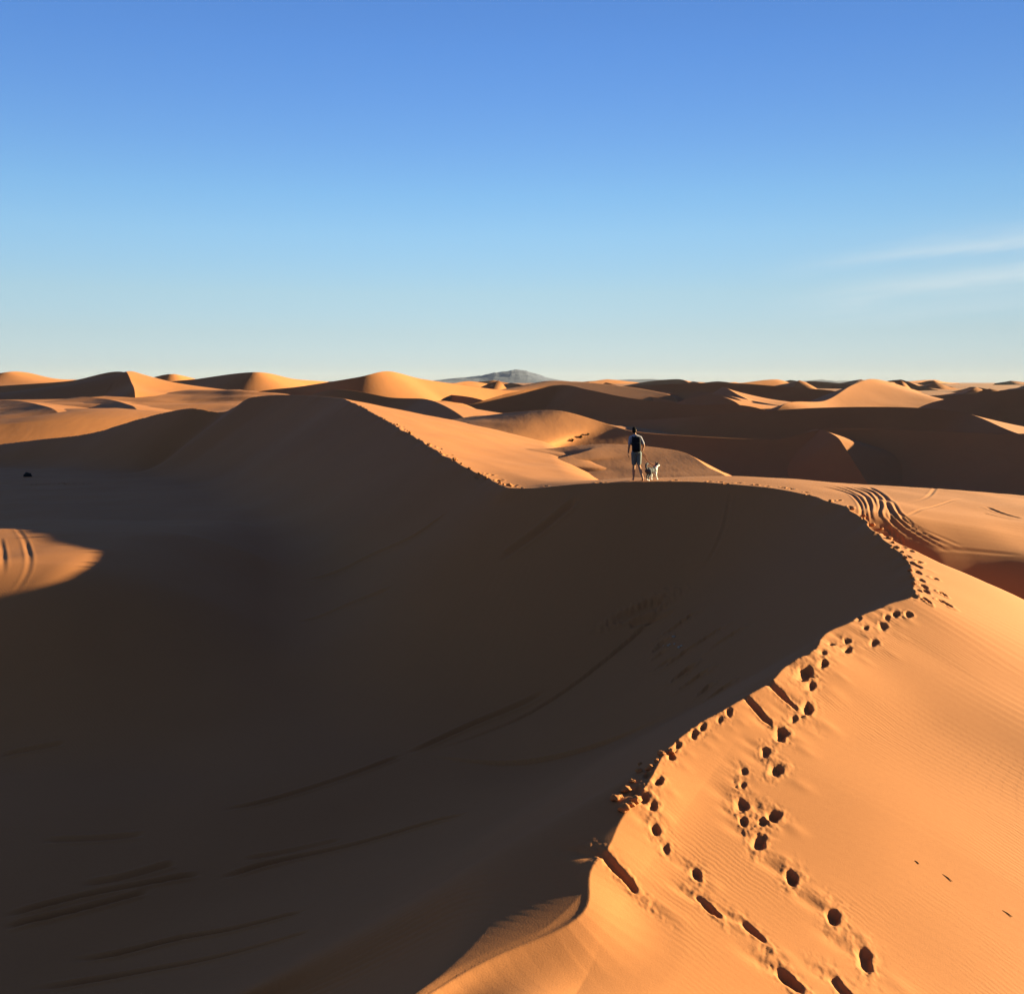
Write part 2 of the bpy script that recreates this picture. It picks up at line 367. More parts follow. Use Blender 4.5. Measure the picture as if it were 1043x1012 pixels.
# ------------------------------------------------------------------ dunes further off: one mesh each, sampled along and across its crest
DUNE_N = 0
def dune(pts, left=.25, right=.6, base=FARZ, step=None, wob=.0, seed=0, name='dune', mat=None, lin=(1, 0), lb=None, rb=None, endslope=.35, maxw=1e9, rough=1.0):
    """pts: crest (px, py, d) ; left / right: slopes seen walking along it ; lin: 1 = straight slip face, 0 = fading windward slope"""
    P = [up(*p[:3]) + ((p[3], p[4]) if len(p) > 3 else (left, right)) for p in pts]
    dm = np.mean([p[2] for p in pts])
    for e, f in ((0, 1), (-1, -2)):
        a = np.array(P[e]); b = np.array(P[f]); v = (a - b)[:2]; v /= np.linalg.norm(v)
        hh = max(a[2] - base, .3)
        q = (a[0] + v[0] * hh / endslope, a[1] + v[1] * hh / endslope, base - .8, a[3], a[4])
        P = [q] + P if e == 0 else P + [q]
    S = spline(P, step or dm * .006)
    n = len(S)
    t = np.gradient(S[:, :2], axis=0); t /= np.linalg.norm(t, axis=1)[:, None]
    # smooth the directions across so that neighbouring sections do not cross
    for _ in range(6):
        t[1:-1] = (t[:-2] + t[1:-1] * 2 + t[2:]) / 4
    t /= np.linalg.norm(t, axis=1)[:, None]
    nr = np.stack([t[:, 1], -t[:, 0]], 1)
    sl = np.arange(n) * (step or dm * .006)
    if wob:
        S[:, 2] += perlin(sl / dm * 22, sl * 0 + seed) * wob * dm / 100
        S[:, :2] += nr * (perlin(sl / dm * 12, sl * 0 + seed + 40) * wob * dm / 40)[:, None]
    u = np.linspace(0, 1, 34) ** 1.6
    cols = []
    for side, slope, ln, bz in ((-1, S[:, 3], lin[0], lb), (1, S[:, 4], lin[1], rb)):
        bz = base if bz is None else bz
        H = np.maximum(S[:, 2] - bz, .2)
        W = np.minimum(H / slope * (1.15 if ln else 3.2), maxw)
        us = u[1:] if side > 0 else u[::-1]
        for k in us:
            dd = W * k
            if ln: h = slope * dd; h = np.where(h > H * .8, H * .8 + (H * .35) * (1 - np.exp(-(h - H * .8) / (H * .35))), h)
            else: h = H * 1.03 * (1 - np.exp(-slope * dd / H))
            z = S[:, 2] - h - (.02 * H * k ** 4) - (.6 * H * max(0, k - .9) * 10 if maxw < 1e8 else 0)
            x = S[:, 0] + side * nr[:, 0] * dd; y = S[:, 1] + side * nr[:, 1] * dd
            if k > 0:
                z = z + perlin(x / dm * 9 + seed, y / dm * 9) * .0035 * dm * min(1, k * 3) * (.5 if ln else 1) * rough + perlin(x / dm * 34 + seed, y / dm * 34) * .0008 * dm * min(1, k * 4) * rough
            cols.append(np.stack([x, y, z], 1))
    G = np.stack(cols, 0)
    o = grid_mesh(name, G[..., 0], G[..., 1], G[..., 2], mat or SANDF)
    o['kind'] = 'structure'
    return o
# mid field, behind the walker
dune([(522,461,58),(560,456.5,60),(620,452,60),(690,459,56),(722,476,50),(745,490,46)], .5, .075, lin=(1,0), base=-5.0, maxw=10, rough=.5)      # low mound behind the walker
dune([(470,428,95,.25,.13),(500,422.5,90,.25,.13),(545,418,86,.25,.15),(575,419,84,.28,.17),(620,432,82,.3,.22),(645,439,80,.3,.34),(690,443,79,.3,.62),(790,447,78,.25,.64),(835,437.5,78,.25,.64),
      (900,437,77,.25,.64),(1000,441,72,.25,.62),(1110,450,66,.25,.62)], lin=(0,0), base=-9.5, maxw=24)
dune([(530,424,165),(585,426,158),(640,428,148),(700,425,135),(760,420,130),(840,415,125),(930,415,120),(985,421,115),(1043,443,100),(1130,455,95)], .25, .62, lin=(0,1))
# left of the middle
dune([(330,398,150),(400,405,145),(431,406,140),(450,412,125),(470,424,112),(480,436,104)], .22, .5, lin=(0,1), base=-8)
dune([(440,416,190),(480,411,190),(520,400,195),(570,392,200),(600,397,190),(640,405,180),(700,412,170),(770,415,165)], .25, .62, lin=(0,1))
dune([(250,402,230),(310,393,225),(365,384,220),(395,378,225),(430,386,235),(500,396,250),(560,402,260)], .3, .6, lin=(0,1))
dune([(545,390,335),(590,389,325),(640,394,305),(670,399,290),(686,404,280)], .25, .12, lin=(0,0))
dune([(818,442,81),(829,437.6,79),(838,438.2,77.5),(848,442,75.5),(856,449,73.5)], .32, .62, lin=(0,1), base=-9.5, maxw=14)
# left
dune([(-160,403,300),(-60,398,275),(0,393,250),(70,388,235),(127,379,220)], .25, .62, lin=(0,1), base=-3.4)
dune([(127,379,220),(160,388,245),(195,396,262)], .25, .30, lin=(0,0), base=-5)
dune([(127,379,220),(134,390,208),(137,398,196)], .30, .5, lin=(0,1), base=-3.6)
dune([(-260,403,200),(-100,406,190),(0,407,185),(70,406,188),(110,403,195),(160,401,205),(210,398,215)], .2, .035, lin=(0,0), base=-7, maxw=75, rough=3.2)
dune([(160,392,380),(200,386,370),(260,379,350),(300,386,380),(350,392,420)], .25, .5, lin=(0,1))
dune([(-60,394,520),(0,380,500),(25,379,520),(60,386,560),(110,388,600)], .3, .3, lin=(0,0), base=-6)
dune([(140,390,640),(165,382,620),(178,381,620),(205,388,640)], .3, .6, lin=(0,1), base=-6)
dune([(-30,409,172),(10,407.5,166),(40,412,150),(60,421,134)], .14, .16, lin=(0,0), base=-6.5, maxw=26)
dune([(70,406,182),(105,406,176),(128,411,160),(140,418,146)], .14, .16, lin=(0,0), base=-6.5, maxw=26)
# right
dune([(800,411,222),(840,408,240),(868,392,262),(890,386,275),(925,395,290),(958,410,305)], .4, .42, lin=(1,0))
dune([(735,395,330),(752,402,300),(768,411,270)], .35, .6, lin=(0,1), base=-7.5)
dune([(600,398,420),(660,392,400),(740,390,380),(800,394,370),(860,400,360)], .25, .6, lin=(0,1))
dune([(920,404,420),(970,402,400),(1043,396,380),(1120,390,370),(1250,392,350)], .25, .62, lin=(0,1))
dune([(938,414,215),(965,406,208),(1005,400.5,200),(1043,398,195),(1130,393,188),(1250,397,180)], .25, .62, lin=(0,1))
# the sea of dunes towards the horizon
rd = random.Random(5)
for dd, n in ((430, 7), (520, 11), (640, 13), (820, 15), (1100, 15), (1500, 14), (2100, 12), (3000, 11)):
    for i in range(n):
        c = -150 + (i + rd.random()) * 1350 / n
        hw = rd.uniform(18, 55); z0 = -9 + dd / 420.0
        H = rd.uniform(.35, 1.0) * 11 * (1 + dd / 6000.0)
        top = HOR - (z0 + H * .8 - 1.0) / dd * FPX
        top = max(top, 383.0 + rd.random() * 2); low = HOR - (z0 - 2) / dd * FPX
        sk = rd.uniform(-.5, .5); dp = rd.uniform(-.10, .10) * dd * hw / 60
        pts = [(c - hw, low, dd - dp), (c - hw * .45, low + (top - low) * rd.uniform(.4, .7), dd - dp * .5), (c + sk * hw * .5, top, dd), (c + hw * .5, low + (top - low) * rd.uniform(.3, .6), dd + dp * .4), (c + hw, low, dd + dp)]
        if abs(c - 520) < 60 and dd > 900 and top < 386: continue
        dune(pts, rd.uniform(.2, .3), rd.choice([.6, .6, .55, .2]), lin=(0, 1), base=z0 - 3, seed=i + dd, step=dd * .008)

# smaller ridges between the nearer rows
for i in range(44):
    dd = rd.uniform(230, 430); c = rd.uniform(380, 1080); hw = rd.uniform(22, 60)
    if 770 < c + hw and c - hw < 965: continue
    py = HOR + 6.2 / dd * FPX - rd.uniform(7, 15)
    sl = rd.uniform(.05, .14) * dd * hw / 50
    dune([(c - hw, py + 7, dd + sl * .6), (c - hw * .3, py + 1.5, dd + sl * .2), (c + hw * .1, py, dd), (c + hw, py + 8, dd - sl)], .22, rd.choice([.3, .6, .6]), lin=(0, 1), base=-9.5, seed=i * 3 + 1, maxw=30)

# dark rocky hills on the horizon
def hills(name, env, d, depth, seed, mat):
    px = np.linspace(env[0][0], env[-1][0], 150); e = np.interp(px, [q[0] for q in env], [q[1] for q in env])
    v = np.linspace(-1, 1, 44)
    PXX, VV = np.meshgrid(px, v, indexing='ij')
    Yh = d + VV * depth; Xh = (PXX - PW / 2) / FPX * d
    top = ((HOR - e) / FPX * d)[:, None] + 22
    nse = np.zeros_like(Xh)
    for o in range(5):
        f = 2 ** o / 320.0
        nse += (1 - 2 * np.abs(perlin(Xh * f + seed, Yh * f + seed * 2))) / 2 ** o
    nse = nse / 1.6
    Zh = top * np.clip(1 - np.abs(VV) ** 1.3, 0, 1) * (.80 + .22 * nse) - 22
    o = grid_mesh(name, Xh, Yh, Zh, mat); o['kind'] = 'structure'
mr_ = bpy.data.materials.new('haze_blue_rock'); mr_.use_nodes = True
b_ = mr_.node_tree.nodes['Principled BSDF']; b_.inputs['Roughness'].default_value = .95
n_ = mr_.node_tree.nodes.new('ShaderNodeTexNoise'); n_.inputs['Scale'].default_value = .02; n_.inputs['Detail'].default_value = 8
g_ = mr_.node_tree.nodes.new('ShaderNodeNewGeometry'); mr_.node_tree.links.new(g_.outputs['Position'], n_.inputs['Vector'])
c_ = mr_.node_tree.nodes.new('ShaderNodeValToRGB'); c_.color_ramp.elements[0].color = (.020, .027, .062, 1); c_.color_ramp.elements[1].color = (.034, .041, .078, 1)  # distance haze painted into the dark rock as a blue tint
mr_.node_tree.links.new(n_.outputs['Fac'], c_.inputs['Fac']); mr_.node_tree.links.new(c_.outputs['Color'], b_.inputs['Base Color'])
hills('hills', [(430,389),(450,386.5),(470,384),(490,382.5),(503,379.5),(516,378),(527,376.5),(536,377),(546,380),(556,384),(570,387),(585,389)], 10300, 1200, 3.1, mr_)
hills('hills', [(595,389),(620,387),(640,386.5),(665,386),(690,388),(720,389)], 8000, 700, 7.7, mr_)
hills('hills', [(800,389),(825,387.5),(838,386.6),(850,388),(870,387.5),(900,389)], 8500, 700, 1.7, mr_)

# the evening air
hz = bpy.data.materials.new('haze'); hz.use_nodes = True; hn = hz.node_tree
hn.nodes.remove(hn.nodes['Principled BSDF'])
pv = hn.nodes.new('ShaderNodeVolumePrincipled'); pv.inputs['Density'].default_value = HAZE; pv.inputs['Color'].default_value = (.72, .82, .95, 1); pv.inputs['Anisotropy'].default_value = .0
hn.links.new(pv.outputs[0], hn.nodes['Material Output'].inputs['Volume'])
hm = bpy.data.meshes.new('haze'); hb = bmesh.new(); bmesh.ops.create_cube(hb, size=1)
for v in hb.verts: v.co = Vector((v.co.x * 26000, v.co.y * 26000, 130 * (v.co.z + .5) - 26))
hb.to_mesh(hm); hb.free(); hm.materials.append(hz)
ho = bpy.data.objects.new('haze', hm); C.objects.link(ho); ho['kind'] = 'stuff'
# ------------------------------------------------------------------ sky, sun, camera
sc = bpy.context.scene
w = bpy.data.worlds.new('World'); sc.world = w; w.use_nodes = True
nt = w.node_tree; N = nt.nodes; L = nt.links
bg = N['Background']
sky = N.new('ShaderNodeTexSky'); sky.sky_type = 'NISHITA'; sky.sun_disc = False
sky.sun_elevation = R(SUN_EL); sky.sun_rotation = R(SUN_AZ); sky.altitude = 700; sky.air_density = 1.0; sky.dust_density = 0.0; sky.ozone_density = 4.0
bg.inputs['Strength'].default_value = .052
# clear desert evening: deep blue above, pale at the horizon, a few thin streaks of cirrus
def vm(op, a, b=None):
    n = N.new('ShaderNodeMath'); n.operation = op
    for i, q in enumerate((a, b)):
        if q is None: continue
        if isinstance(q, (int, float)): n.inputs[i].default_value = q
        else: L.new(q, n.inputs[i])
    return n.outputs[0]
stc = N.new('ShaderNodeTexCoord'); sx = N.new('ShaderNodeSeparateXYZ'); L.new(stc.outputs['Generated'], sx.inputs[0])
dx, dy, dz = sx.outputs
ramp = N.new('ShaderNodeValToRGB'); rp = ramp.color_ramp; rp.interpolation = 'LINEAR'
AIR = [(.0, (.62, .64, .85)), (.0163, (.64, .63, .81)), (.0471, (.76, .645, .69)), (.0853, (.91, .725, .67)), (.1418, (.96, .825, .76)),
       (.1788, (.90, .83, .80)), (.224, (.825, .785, .835)), (.2677, (.765, .755, .865)), (.3099, (.715, .735, .885)), (.36, (.675, .70, .865)), (.7, (1.22, .88, .90))]
while len(rp.elements) < len(AIR): rp.elements.new(.5)
for e, (p, c) in zip(rp.elements, AIR): e.position = p; e.color = (*c, 1)
L.new(dz, ramp.inputs['Fac'])
side = vm('DIVIDE', 1.0, vm('ADD', vm('ADD', 1.0, vm('MULTIPLY', dx, .52)), vm('MULTIPLY', vm('MULTIPLY', dx, dx), 1.15)))
m1 = N.new('ShaderNodeMix'); m1.data_type = 'RGBA'; m1.blend_type = 'MULTIPLY'; m1.inputs[0].default_value = 1
L.new(sky.outputs[0], m1.inputs[6]); L.new(ramp.outputs[0], m1.inputs[7])
m2 = N.new('ShaderNodeVectorMath'); m2.operation = 'SCALE'; L.new(m1.outputs[2], m2.inputs[0]); L.new(side, m2.inputs['Scale'])
# cirrus
dyp = vm('MAXIMUM', dy, .05); cu = vm('DIVIDE', dx, dyp); cv = vm('DIVIDE', dz, dyp)
cw = vm('SUBTRACT', cv, vm('MULTIPLY', cu, .137))
cx = N.new('ShaderNodeCombineXYZ'); L.new(cu, cx.inputs[0]); L.new(cw, cx.inputs[1])
cmap = N.new('ShaderNodeMapping'); cmap.inputs['Scale'].default_value = (7, 60, 1); L.new(cx.outputs[0], cmap.inputs[0])
cn = N.new('ShaderNodeTexNoise'); cn.inputs['Scale'].default_value = 1; cn.inputs['Detail'].default_value = 5; cn.inputs['Roughness'].default_value = .55; L.new(cmap.outputs[0], cn.inputs[0])
cw2 = vm('ADD', cw, vm('MULTIPLY', vm('SUBTRACT', cn.outputs['Fac'], .5), .034))
cr2 = N.new('ShaderNodeValToRGB'); k = cr2.color_ramp
ST = [(.0, 0), (.012, .3), (.024, .22), (.032, .5), (.0405, 1.0), (.053, .2), (.060, .15), (.066, .45), (.0735, .8), (.088, .10), (.11, 0)]
while len(k.elements) < len(ST): k.elements.new(.5)
for e, (p, v) in zip(k.elements, ST): e.position = p; e.color = (v, v, v, 1)
L.new(cw2, cr2.inputs[0])
fr = N.new('ShaderNodeMapRange'); fr.interpolation_type = 'SMOOTHSTEP'; fr.inputs[1].default_value = .22; fr.inputs[2].default_value = .42; L.new(cu, fr.inputs[0])
cmask = vm('MULTIPLY', vm('MULTIPLY', cr2.outputs[0], fr.outputs[0]), vm('MULTIPLY', cn.outputs['Fac'], .95))
m3 = N.new('ShaderNodeMix'); m3.data_type = 'RGBA'; L.new(cmask, m3.inputs[0]); L.new(m2.outputs[0], m3.inputs[6])
m3.inputs[7].default_value = (2.35, 2.6, 2.65, 1)
L.new(m3.outputs[2], bg.inputs['Color'])
ld = bpy.data.lights.new('sun', 'SUN'); ld.energy = 5.0; ld.angle = R(.53); ld.color = (1, .87, .52)
lo = bpy.data.objects.new('sun', ld); C.objects.link(lo)
lo.rotation_euler = SDIR.to_track_quat('Z', 'Y').to_euler()

cd = bpy.data.cameras.new('camera'); cam = bpy.data.objects.new('camera', cd); C.objects.link(cam)
cam.rotation_euler = (R(90), 0, 0)
cd.sensor_fit = 'HORIZONTAL'; cd.sensor_width = 36; cd.lens = 36 * FPX / PW
cd.shift_y = -(PH / 2 - HOR) / PW
cd.clip_start = .05; cd.clip_end = 100000
sc.camera = cam
sc.view_settings.view_transform = 'Standard'; sc.view_settings.look = 'None'; sc.view_settings.gamma = 1
sc.view_settings.exposure = 2.6
# ------------------------------------------------------------------ walker, dog, small things lying on the sand
def flat(name, col, rough=.8, var=.12, scale=40):
    m = bpy.data.materials.new(name); m.use_nodes = True; n = m.node_tree
    b = n.nodes['Principled BSDF']; b.inputs['Roughness'].default_value = rough; b.inputs['Specular IOR Level'].default_value = .04
    t = n.nodes.new('ShaderNodeTexNoise'); t.inputs['Scale'].default_value = scale; t.inputs['Detail'].default_value = 4
    tc = n.nodes.new('ShaderNodeTexCoord'); n.links.new(tc.outputs['Object'], t.inputs['Vector'])
    c = n.nodes.new('ShaderNodeValToRGB')
    for e, f in zip(c.color_ramp.elements, (1 - var, 1 + var)): e.color = tuple(min(1, v * f) for v in col) + (1,)
    c.color_ramp.elements[0].position = .3; c.color_ramp.elements[1].position = .7
    n.links.new(t.outputs['Fac'], c.inputs['Fac']); n.links.new(c.outputs['Color'], b.inputs['Base Color'])
    return m
M_SKIN = flat('skin', (.30, .15, .09), .6); M_SHIRT = flat('shirt_cotton', (.21, .19, .21)); M_SHORTS = flat('shorts_cloth', (.11, .115, .11)); M_HAIR = flat('dark_hair', (.010, .008, .007), 1)
M_PACK = flat('black_nylon', (.010, .010, .012), .9); M_FURW = flat('white_fur', (.66, .62, .55)); M_FURD = flat('dark_fur', (.060, .056, .056)); M_LEASH = flat('leash_webbing', (.10, .025, .015)); M_COLLAR = flat('red_collar', (.25, .03, .02))
M_STONE = flat('pale_stone', (.30, .21, .14)); M_ROCK = flat('black_stone', (.018, .016, .015)); M_STRAW = flat('dry_straw', (.10, .055, .02)); M_SHRUB = flat('dry_shrub', (.045, .03, .014)); M_EYE = flat('eye_dark', (.01, .008, .007), .2); M_LIP = flat('lip', (.22, .08, .06), .5)

def ball(bm, c, r):
    r = (r, r, r) if isinstance(r, (int, float)) else r
    bmesh.ops.create_icosphere(bm, subdivisions=3, radius=1, matrix=Matrix.Translation(c) @ Matrix.Diagonal((*r, 1)))
def limb(bm, pts, flat_=1.0):
    """a tapered limb through (x, y, z, radius) joints"""
    for p in pts: ball(bm, p[:3], p[3])
    for a, b in zip(pts[:-1], pts[1:]):
        A, B = Vector(a[:3]), Vector(b[:3]); d = B - A
        q = d.to_track_quat('Z', 'Y').to_matrix().to_4x4()
        bmesh.ops.create_cone(bm, cap_ends=True, segments=20, radius1=a[3], radius2=b[3], depth=d.length, matrix=Matrix.Translation((A + B) / 2) @ q)
def fuse(name, bm, voxel, mats, parent=None, smooth=4, pick=None):
    """one continuous skin over everything in bm"""
    me = bpy.data.meshes.new(name); bm.to_mesh(me); bm.free()
    o = bpy.data.objects.new(name, me); C.objects.link(o)
    r = o.modifiers.new('r', 'REMESH'); r.mode = 'VOXEL'; r.voxel_size = voxel
    sm = o.modifiers.new('s', 'SMOOTH'); sm.factor = .5; sm.iterations = smooth
    dg = bpy.context.evaluated_depsgraph_get(); dg.update()
    new = bpy.data.meshes.new_from_object(o.evaluated_get(dg))
    o.modifiers.clear(); o.data = new; new.name = name
    new.materials.clear()
    for m in mats: new.materials.append(m)
    new.polygons.foreach_set('use_smooth', np.ones(len(new.polygons), bool))
    if pick:
        new.polygons.foreach_set('material_index', np.array([pick(p.center) for p in new.polygons], np.int32))
    if parent: o.parent = parent
    return o
def plain(name, bm, mat, parent=None, smooth=True):
    me = bpy.data.meshes.new(name); bm.to_mesh(me); bm.free(); me.materials.append(mat)
    me.polygons.foreach_set('use_smooth', np.full(len(me.polygons), smooth))
    o = bpy.data.objects.new(name, me); C.objects.link(o)
    if parent: o.parent = parent
    return o
def tag(o, label, cat, group=None):
    o['label'] = label; o['category'] = cat
    if group: o['group'] = group
    return o
def empty(name, loc, rz=0.0):
    o = bpy.data.objects.new(name, None); o.empty_display_size = .2; o.location = loc; o.rotation_euler = (0, 0, rz); C.objects.link(o); return o
def on_sand(px=None, xy=None):
    p = project([px])[0] if px is not None else xy
    x, y = np.array([p[0]]), np.array([p[1]])
    return Vector((p[0], p[1], float(add_marks(x, y, ground(x, y))[0])))

# --- the walker, seen from behind, striding away along the crest
WX = (649 - PW / 2) / FPX * 33.2
wl = on_sand(xy=(WX, 33.2))
walker = empty('person', wl)
walker.scale = (.87, 1, .99)
tag(walker, 'person walking away along the dune crest in pale t-shirt and shorts, holding a dog lead', 'person')
def hand(bm, w, dirn, across, curl, thumb):
    """palm and five fingers from wrist w; dirn along the hand, across towards the little finger, curl the way the fingers bend"""
    w, d, a, c = Vector(w), Vector(dirn).normalized(), Vector(across).normalized(), Vector(curl[:3]).normalized(); k = curl[3]
    pc = w + d * .052
    bmesh.ops.create_icosphere(bm, subdivisions=3, radius=1, matrix=Matrix.Translation(pc) @ Matrix((tuple(a), tuple(d), tuple(c))).transposed().to_4x4() @ Matrix.Diagonal((.041, .056, .016, 1)))
    for i, (off, ln) in enumerate(((-.030, .072), (-.010, .082), (.011, .076), (.031, .058))):
        p = w + d * (.092 - .004 * abs(i - 1)) + a * off; pts = [(*p, .0092)]; ang = 0
        for s in range(3):
            ang += k * (1.0 + .15 * i)
            p = p + (d * math.cos(ang) + c * math.sin(ang)) * ln * (.45, .32, .23)[s] + a * off * .06; pts.append((*p, .0088 - .0009 * s))
        limb(bm, pts)
    p0 = w + d * .022 - a * .028; p1 = p0 + d * .034 - a * .026 + c * .012 * thumb; p2 = p1 + d * .034 - a * .006 + c * .022 * thumb
    limb(bm, [(*p0, .013), (*p1, .011), (*p2, .0092)])
bm = bmesh.new()
limb(bm, [(-.13,.0,.90,.088),(-.105,.12,.50,.056),(-.11,.15,.36,.056),(-.115,.16,.085,.036)])          # left leg, in front
limb(bm, [(.07,-.01,.90,.088),(.075,.04,.50,.054),(.105,-.07,.37,.055),(.175,-.22,.125,.036)])           # right leg, behind
limb(bm, [(-.115,.115,.045,.036),(-.12,.22,.045,.038),(-.125,.325,.022,.024)])
limb(bm, [(.175,-.255,.105,.034),(.178,-.16,.06,.036),(.18,-.075,.024,.024)])
for s, (fx, fy, fz) in ((-1, (-.125,.335,.018)), (1, (.18,-.065,.02))):
    for k in range(5): ball(bm, (fx + (k - 2) * .016, fy + .018 - abs(k - 1.2) * .007, fz), (.0095, .017, .0095))
ball(bm, (-.03,0,.95), (.165,.115,.12)); limb(bm, [(-.035,0,.98,.12),(-.045,.0,1.10,.115),(-.06,.01,1.28,.125)]); ball(bm, (-.07,.01,1.32), (.175,.115,.15))
limb(bm, [(-.235,.0,1.425,.058),(-.07,.0,1.46,.07),(.10,.02,1.415,.058)])
limb(bm, [(-.075,.01,1.46,.062),(-.09,.03,1.56,.052)])
limb(bm, [(-.245,.0,1.42,.055),(-.30,-.03,1.17,.042),(-.325,.05,.94,.029)])
limb(bm, [(.115,.02,1.41,.055),(.235,-.07,1.18,.042),(.205,.10,.985,.029)])
hand(bm, (-.327,.055,.93), (-.05,.12,-1), (0,-1,-.1), (1,0,0,.28), 1)
hand(bm, (.204,.11,.97), (-.05,.5,-.85), (.55,-.45,-.35), (-.9,-.1,-.1,.85), 1)
hc = Vector((-.105,.055,1.665))
ball(bm, hc, (.076,.092,.105)); ball(bm, hc + Vector((0,.035,-.05)), (.058,.062,.07)); ball(bm, hc + Vector((0,.062,-.088)), (.026,.026,.022))
limb(bm, [tuple(hc + Vector((0,.088,.005))) + (.011,), tuple(hc + Vector((0,.108,-.028))) + (.015,)])                # nose
limb(bm, [tuple(hc + Vector((-.035,.082,.025))) + (.010,), tuple(hc + Vector((.035,.082,.025))) + (.010,)])         # brow
for s in (-1, 1): ball(bm, hc + Vector((s * .079,-.002,-.008)), (.010,.019,.032))
body = fuse('body', bm, .0058, [M_SKIN], walker, 3)
for s in (-1, 1):
    e = bmesh.new(); ball(e, hc + Vector((s * .030,.080,.006)), .011); plain('eye', e, M_EYE, body)
e = bmesh.new(); ball(e, hc + Vector((0,.092,-.056)), (.024,.008,.006)); plain('mouth', e, M_LIP, body)
bm = bmesh.new()
ball(bm, hc + Vector((0,-.010,.020)), (.079,.090,.094)); ball(bm, hc + Vector((0,-.035,-.02)), (.078,.072,.085)); ball(bm, hc + Vector((0,.045,.07)), (.062,.045,.04))
fuse('hair', bm, .009, [M_HAIR], body, 2)
bm = bmesh.new()
limb(bm, [(-.035,0,.97,.135),(-.045,.0,1.10,.132),(-.06,.01,1.28,.14)]); ball(bm, (-.035,0,.985), (.172,.128,.09)); ball(bm, (-.07,.01,1.32), (.19,.13,.16))
limb(bm, [(-.235,.0,1.425,.072),(-.07,.0,1.462,.082),(.10,.02,1.415,.072)])
limb(bm, [(-.245,.0,1.42,.070),(-.285,-.02,1.24,.062)]); limb(bm, [(.115,.02,1.41,.070),(.205,-.05,1.24,.062)])
fuse('shirt', bm, .010, [M_SHIRT], walker, 3)
bm = bmesh.new()
ball(bm, (-.03,0,.93), (.178,.13,.11)); limb(bm, [(-.125,.0,.90,.105),(-.108,.095,.585,.086)]); limb(bm, [(.067,-.01,.90,.105),(.072,.033,.585,.084)])
fuse('shorts', bm, .010, [M_SHORTS], walker, 3)

# --- backpack
def rbox(bm, c, s, r, rot=None):
    b = bmesh.new(); bmesh.ops.create_cube(b, size=1)
    for v in b.verts: v.co = Vector((v.co.x * s[0], v.co.y * s[1], v.co.z * s[2]))
    bmesh.ops.bevel(b, geom=b.edges[:], offset=r, segments=4, profile=.5, affect='EDGES')
    m = Matrix.Translation(c) @ (rot or Matrix())
    b.transform(m); t = bpy.data.meshes.new('t'); b.to_mesh(t); b.free(); bm.from_mesh(t); bpy.data.meshes.remove(t)
pack = empty('backpack', wl + Vector((-.052,-.13,.985)))
tag(pack, 'black backpack worn on the back of the walking person', 'backpack')
tilt = Matrix.Rotation(R(-5), 4, 'X')
bm = bmesh.new(); rbox(bm, (0,-.085,.22), (.29,.17,.50), .075, tilt); plain('main_compartment', bm, M_PACK, pack)
bm = bmesh.new(); rbox(bm, (0,-.185,.16), (.23,.07,.24), .032, tilt); plain('front_pocket', bm, M_PACK, pack)
bm = bmesh.new(); limb(bm, [(-.03,-.06,.475,.008),(-.02,-.07,.51,.008),(.02,-.07,.51,.008),(.03,-.06,.475,.008)]); plain('carry_loop', bm, M_PACK, pack)
for s in (-1, 1):
    bm = bmesh.new()
    for q in range(12):
        a0, a1 = q / 12, (q + 1) / 12
        def pt(a): return Vector((s * (.09 + .035 * math.sin(a * math.pi)), .14 - .175 * math.cos(a * 2 * math.pi) , .44 + .07 * math.sin(a * 2 * math.pi) - .26 * a))
        A, B = pt(a0), pt(a1); limb(bm, [(*A, .018), (*B, .018)])
    plain('shoulder_strap', bm, M_PACK, pack)

# --- dog
dl_ = on_sand(xy=((663.5 - PW / 2) / FPX * 33.35, 33.35))
dog = empty('dog', dl_, R(-40)); dog.scale = (.84, .84, .84)
tag(dog, 'black and white dog with raised curled tail on a lead beside the walker', 'dog')
bm = bmesh.new()
ball(bm, (0,.19,.37), (.115,.15,.135)); ball(bm, (0,.0,.39), (.10,.17,.105)); ball(bm, (0,-.20,.40), (.105,.14,.115))
limb(bm, [(0,.24,.42,.095),(0,.33,.50,.075),(0,.40,.565,.068)])
ball(bm, (0,.42,.58), (.068,.080,.068)); limb(bm, [(0,.46,.565,.045),(0,.555,.545,.028)]); ball(bm, (0,.575,.552), .014)
for s in (-1, 1):
    limb(bm, [(s*.045,.40,.63,.026),(s*.058,.395,.685,.010)])
    f = .05 * s
    limb(bm, [(s*.07,.20,.32,.06),(s*.08,.16+f*.5,.245,.040),(s*.08,.19+f,.125,.024),(s*.08,.20+f*1.6,.03,.021)]); ball(bm, (s*.08,.225+f*1.6,.02), (.027,.038,.02))
    limb(bm, [(s*.065,-.22,.37,.085),(s*.08,-.14-f,.245,.052),(s*.08,-.285-f*1.3,.145,.026),(s*.08,-.26-f*1.6,.03,.022)]); ball(bm, (s*.08,-.235-f*1.6,.02), (.027,.038,.02))
limb(bm, [(0,-.31,.45,.036),(0,-.385,.53,.040),(0,-.375,.63,.042),(0,-.29,.675,.036),(0,-.225,.645,.022)])
def coat(p):
    w = (p.y > .22 and p.z < .545) or p.y > .50 or (p.y > .08 and p.z < .33) or p.z < .06
    return 0 if w else 1
dbody = fuse('body', bm, .0075, [M_FURW, M_FURD], dog, 3, coat)
for s in (-1, 1):
    e = bmesh.new(); ball(e, (s * .036,.478,.600), .0095); plain('eye', e, M_EYE, dbody)
bm = bmesh.new(); ball(bm, (0,.583,.553), (.016,.012,.012)); plain('nose', bm, M_EYE, dbody)
bm = bmesh.new()
